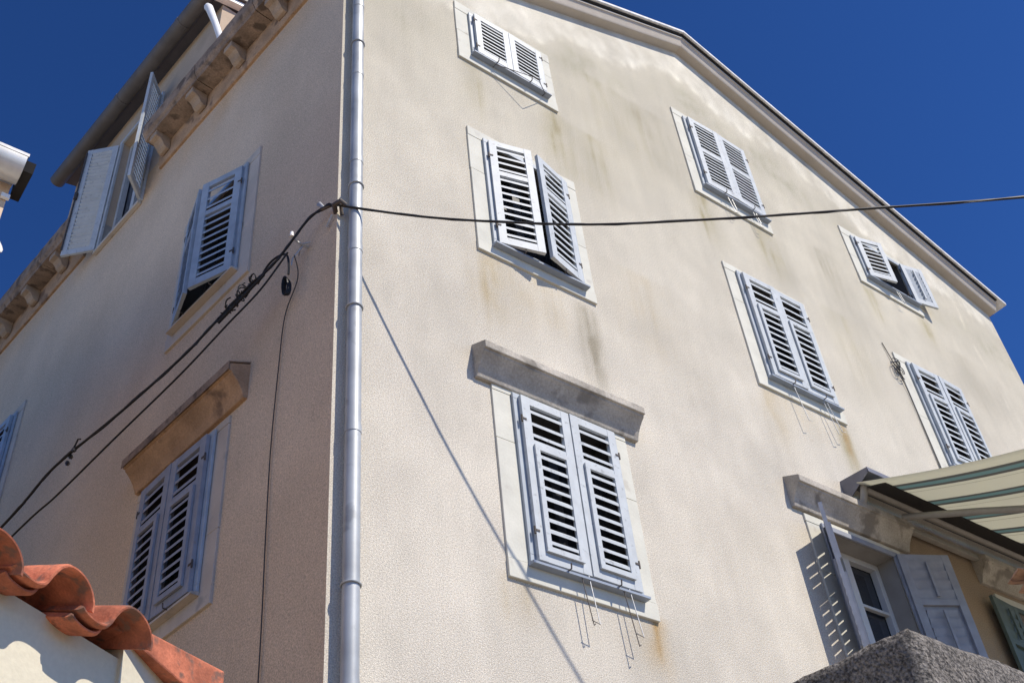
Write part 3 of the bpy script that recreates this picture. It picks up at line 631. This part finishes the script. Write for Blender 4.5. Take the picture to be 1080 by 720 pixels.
def tb(b, name, m, smooth=False, parent=None, bevel=0.0):
    o = b.build(name, M[m], None, smooth, bevel); o.parent = parent or th_; o.matrix_parent_inverse = TI; return o
PIT = R_(17)
def TG(uu, z0, rot=0.0, roll=0.0):     # tile frame: p along the eave, q up the slope
    q = (MH*math.cos(PIT) + Vector((0, 0, math.sin(PIT)))); nrm = (Vector((0, 0, math.cos(PIT))) - MH*math.sin(PIT))
    p = E*math.cos(roll) + nrm*math.sin(roll); nn = nrm*math.cos(roll) - E*math.sin(roll)
    q2 = (q*math.cos(rot) + E*math.sin(rot)); og = P3 + E*uu + Vector((0, 0, z0))
    return lambda a, s, z: og + p*a + q2*s + nn*z
tops = [(-.490, 1.462), (-.225, 1.492), (.018, 1.488)] + [(-.510-.25*k, 1.468+.004*(k % 3)) for k in range(1, 9)]
rnd = random.Random(11)
SP = [(-.165, -.080), (-.145, -.087), (-.115, -.090), (-.085, -.088), (-.066, -.078), (-.058, -.052), (-.045, -.024), (-.024, -.006), (0, 0), (.030, -.002), (.060, -.011), (.088, -.028), (.108, -.050), (.116, -.070)]
_P = [Vector((x, 0, z)) for x, z in SP]
SP = [(v.x, v.z) for v in spline(_P, 4)]
def s_tile(b, G, ln, th=.016, part=None):          # S-shaped clay tile: pan on one side, roll on the other
    P = [Vector((x, 0, z)) for x, z in SP]; nn = []
    for i in range(len(P)):
        d = (P[min(i+1, len(P)-1)]-P[max(i-1, 0)]).normalized(); nn.append(Vector((d.z, 0, -d.x)))
    if part: P = P[:part]; nn = nn[:part]
    n = len(P); pts = []; fs = []
    ks = ((0, -.004), (.012, .0), (ln*.5, .0), (ln, -.004))
    for k, (q, off) in enumerate(ks):
        for i in range(n): pts.append(G(P[i].x, q, P[i].z+off))
        for i in range(n): pts.append(G(P[i].x+nn[i].x*(th+2*off), q, P[i].z+nn[i].z*(th+2*off)))
    for k in range(len(ks)-1):
        a = k*2*n; c = a+2*n
        for i in range(n-1):
            fs.append((a+i, a+i+1, c+i+1, c+i)); fs.append((a+n+i, c+n+i, c+n+i+1, a+n+i+1))
        for i in (0, n-1): fs.append((a+i, c+i, c+n+i, a+n+i))
    for a in (0, (len(ks)-1)*2*n):
        for i in range(n-1): fs.append((a+i, a+n+i, a+n+i+1, a+i+1))
    b.poly(pts, fs)
for (uu, zt) in tops:
    for row in range(5):
        b = MB(); G = TG(uu+rnd.uniform(-.004, .004), zt+rnd.uniform(-.003, .003), rnd.uniform(-.035, .035), rnd.uniform(-.06, .06))
        G2 = (lambda G, q0, row: (lambda a, s, z: G(a, s+q0, z+.006*row-.02*s)))(G, row*.36, row)
        s_tile(b, G2, .44); tb(b, 'roof_tile', 'tile' if row == 0 or (row+int(-uu*100)) % 3 else 'tile_pale', True)
        if row == 0:                     # the bedding tile below the first course
            b = MB(); G3 = (lambda G: (lambda a, s, z: G(a-.006, s+.02, z-.024)))(G); s_tile(b, G3, .30, part=22); tb(b, 'under_tile', 'tile', True)
# corner verge piece
b = MB(); VF = frame(tuple(P3), tuple(E), tuple(-MH))
b.hexa([VF(.06, -.10, 1.475), VF(.572, -.10, 1.405), VF(.572, -.33, 1.45), VF(.06, -.33, 1.48), VF(.06, -.10, 1.512), VF(.572, -.10, 1.553), VF(.572, -.33, 1.61), VF(.06, -.33, 1.56)])
tb(b, 'verge_tile', 'tile', bevel=.006)
# walls: the eave wall set back under the tiles, then the corner pier turning away
b = MB(); b.box(VF, -2.9, .127, -3.4, -.135, GZ, 1.418); tb(b, 'wall', 'plaster')
b = MB(); b.box(VF, -2.9, .12, -.40, -.27, 1.42, 1.47); tb(b, 'wall_head', 'mortar')
PA = R_(51); PF = frame(tuple(P3+E*.127+MH*.122), (math.sin(PA), math.cos(PA), 0), (math.cos(PA), -math.sin(PA), 0))
b = MB(); b.hexa([PF(0, 0, GZ), PF(.85, 0, GZ), PF(.85, -.6, GZ), VF(.127, -.6, GZ), PF(0, 0, 1.476), PF(.85, 0, 1.40), PF(.85, -.6, 1.40), VF(.127, -.6, 1.476)]); tb(b, 'corner_pier', 'plaster')

# ---------------------------------------------------------------- rough concrete wall, lower right
def rough_block(name, m, x0, x1, y0, y1, z0, z1, step, amp):
    bm = bmesh.new(); 
    nx = int((x1-x0)/step); ny = int((y1-y0)/step); nzq = int((z1-z0)/step)
    ch = .010
    def face(fn, a, bb):
        vs = [[bm.verts.new(fn(i/a, j/bb)) for j in range(bb+1)] for i in range(a+1)]
        for i in range(a):
            for j in range(bb): bm.faces.new((vs[i][j], vs[i+1][j], vs[i+1][j+1], vs[i][j+1]))
    lx, ly, lz = x1-x0, y1-y0, z1-z0
    face(lambda s, t: (x0+lx*s, y0, z0+lz*t), nx, nzq); face(lambda s, t: (x0, y0+ly*s, z0+lz*t), ny, nzq)
    face(lambda s, t: (x0+lx*s, y0+ly*t, z1), nx, ny); face(lambda s, t: (x1, y0+ly*s, z0+lz*t), 8, 8); face(lambda s, t: (x0+lx*s, y1, z0+lz*t), 8, 8)
    bmesh.ops.remove_doubles(bm, verts=bm.verts[:], dist=1e-4)
    for v in bm.verts:
        p = v.co.copy(); d = Vector((nz(p.x*9, p.y*9, p.z*9), nz(p.x*9+40, p.y*9, p.z*9), nz(p.x*9, p.y*9+70, p.z*9)))*amp
        d += Vector((nz(p.x*38, p.y*38, p.z*38), nz(p.x*38+4, p.y*38, p.z*38), nz(p.x*38, p.y*38+7, p.z*38)))*amp*.55
        # worn arrises
        ex = max(0, 1-abs(p.x-x0)/.03); ey = max(0, 1-abs(p.y-y0)/.03); ez = max(0, 1-abs(p.z-z1)/.03)
        q = Vector((ch*ex*max(ey, ez), ch*ey*max(ex, ez), -ch*ez*max(ex, ey)))
        v.co = p+d+q; v.co.x -= .14*(p.y-y0)
    bmesh.ops.recalc_face_normals(bm, faces=bm.faces)
    me = bpy.data.meshes.new(name); bm.to_mesh(me); bm.free(); me.materials.append(m)
    for p in me.polygons: p.use_smooth = True
    o = bpy.data.objects.new(name, me); C.objects.link(o); return o
cw = rough_block('concrete_wall', M['concrete'], -.680, 1.2, -3.815, -2.9, .30, .968, .0125, .0045)
tag(cw, 'rough grey concrete wall corner in the lower right foreground', 'wall')
b = MB(); G0 = frame((0, 0, 0), (1, 0, 0), (0, 1, 0)); b.box(G0, -.655, 1.05, -3.795, -2.92, GZ, .31); b.build('wall_base', M['concrete'], cw)

# old tiles at the right edge, on a small porch roof
ptr = empty('porch_roof', 'edge of a small porch roof with curled weathered tiles at the right picture edge', 'roof', (.9, -3.45, GZ))
QI = ptr.matrix_world.inverted()
def qb(b, name, m, smooth=False, parent=None):
    o = b.build(name, M[m], None, smooth); o.parent = parent or ptr; o.matrix_parent_inverse = QI; return o
QA = R_(72); PE = R_(138); PP = Vector((math.sin(PE), math.cos(PE), 0)); PH = Vector((-math.cos(PE), math.sin(PE), 0)); PS = R_(12)
PQ = PH*math.cos(PS)+Vector((0, 0, math.sin(PS))); PN = Vector((0, 0, math.cos(PS)))-PH*math.sin(PS); rnd = random.Random(4)
for row in range(1):
    for k in range(6):
        og = Vector((.578, -3.520, 1.668)) + PP*(.115+.155*k) + Vector((0, 0, rnd.uniform(-.006, .006))); rl = rnd.uniform(-.10, .10)
        G = (lambda og, rl, row: (lambda a, q, z: og + PP*(a*.62*math.cos(rl)) + PN*(z*.62+a*.62*math.sin(rl)+.005*row) + PQ*(q+.24*row)))(og, rl, row)
        b = MB(); s_tile(b, G, .17); qb(b, 'roof_tile', 'tile_old', True)
        if row == 0:
            G3 = (lambda G: (lambda a, q, z: G(a+.03, q+.012, z-.062)))(G); b = MB(); s_tile(b, G3, .14); qb(b, 'under_tile', 'tile_old', True)
QF = frame((.60, -3.53, 0), (math.sin(QA), math.cos(QA), 0), (math.cos(QA), -math.sin(QA), 0))
b = MB(); b.box(QF, .35, 1.6, -.05, .30, 1.545, 1.57); qb(b, 'roof_board', 'stone_dark')
for a in (.75, 1.45):
    b = MB(); b.box(QF, a, a+.09, -.045, .045, GZ, 1.543); qb(b, 'post', 'stone_dark')

# ---------------------------------------------------------------- neighbouring house, upper left edge
NF = frame((0, 1.214, 0), (1, 0, 0), (0, -1, 0))
nb = empty('neighbour_house', 'pale neighbouring house whose white eave shows at the upper left edge', 'house', (-2.05, 1.5, GZ))
NI = nb.matrix_world.inverted()
def nbb(b, name, m, smooth=False, parent=None):
    o = b.build(name, M[m], None, smooth); o.parent = parent or nb; o.matrix_parent_inverse = NI; return o
b = MB(); b.box(NF, -9, -2.05, -2.9, -.30, GZ, 6.97); nbb(b, 'wall', 'plaster_ochre')
N = 12; rr = .135
prof = [(-.15+rr*math.cos(math.pi+math.pi*i/N), 7.03+rr*1.05*math.sin(math.pi+math.pi*i/N)) for i in range(N+1)]
prof += [(-.15+(rr-.008)*math.cos(2*math.pi-math.pi*i/N), 7.03+(rr-.008)*1.05*math.sin(2*math.pi-math.pi*i/N)) for i in range(N+1)]
b = MB(); b.prism(NF, prof, -9.1, -2.03); nbb(b, 'gutter', 'gutter_white', True)
b = MB(); b.prism(NF, [(-.02, 7.045), (-.02, 7.075), (-3.1, 8.05), (-3.1, 8.02)], -9.1, -2.02); nbb(b, 'roof', 'verge')
b = MB(); b.prism(NF, [(-.10, 6.96), (-.06, 7.04), (-.45, 7.17), (-.42, 6.95)], -2.022, -1.95); nbb(b, 'verge_board', 'dark')
b = MB(); b.box(NF, -2.10, -2.035, -.29, -.26, 6.78, 6.82); nbb(b, 'cable_clip', 'white')
# dish
dc = Vector((-2.22, 1.45, 6.40)); b = MB(); ax = Vector((.5, -.75, .45)).normalized(); a1 = ax.cross(Vector((0, 0, 1))).normalized(); a2 = ax.cross(a1); pts = [dc-ax*.06]; fs = []
for k in (1, 2, 3):
    for i in range(24):
        t = i*2*math.pi/24; rr_ = .30*k/3; pts.append(dc + (a1*math.cos(t)+a2*math.sin(t))*rr_ + ax*(-.06+.06*(k/3)**2))
for i in range(24): fs.append((0, 1+i, 1+(i+1) % 24))
for k in range(2):
    for i in range(24): fs.append((1+k*24+i, 1+(k+1)*24+i, 1+(k+1)*24+(i+1) % 24, 1+k*24+(i+1) % 24))
b.poly(pts, fs); ds = b.build('satellite_dish', M['white'], None, True); sd = ds.modifiers.new('t', 'SOLIDIFY'); sd.thickness = .012
tag(ds, 'white satellite dish on the neighbouring wall, its rim just showing at the left edge', 'dish')
b = MB(); b.tube([dc-ax*.06, dc-ax*.22, (-2.38, 1.56, 6.2)], .018, 8); b.build('dish_arm', M['steel'], ds, True)
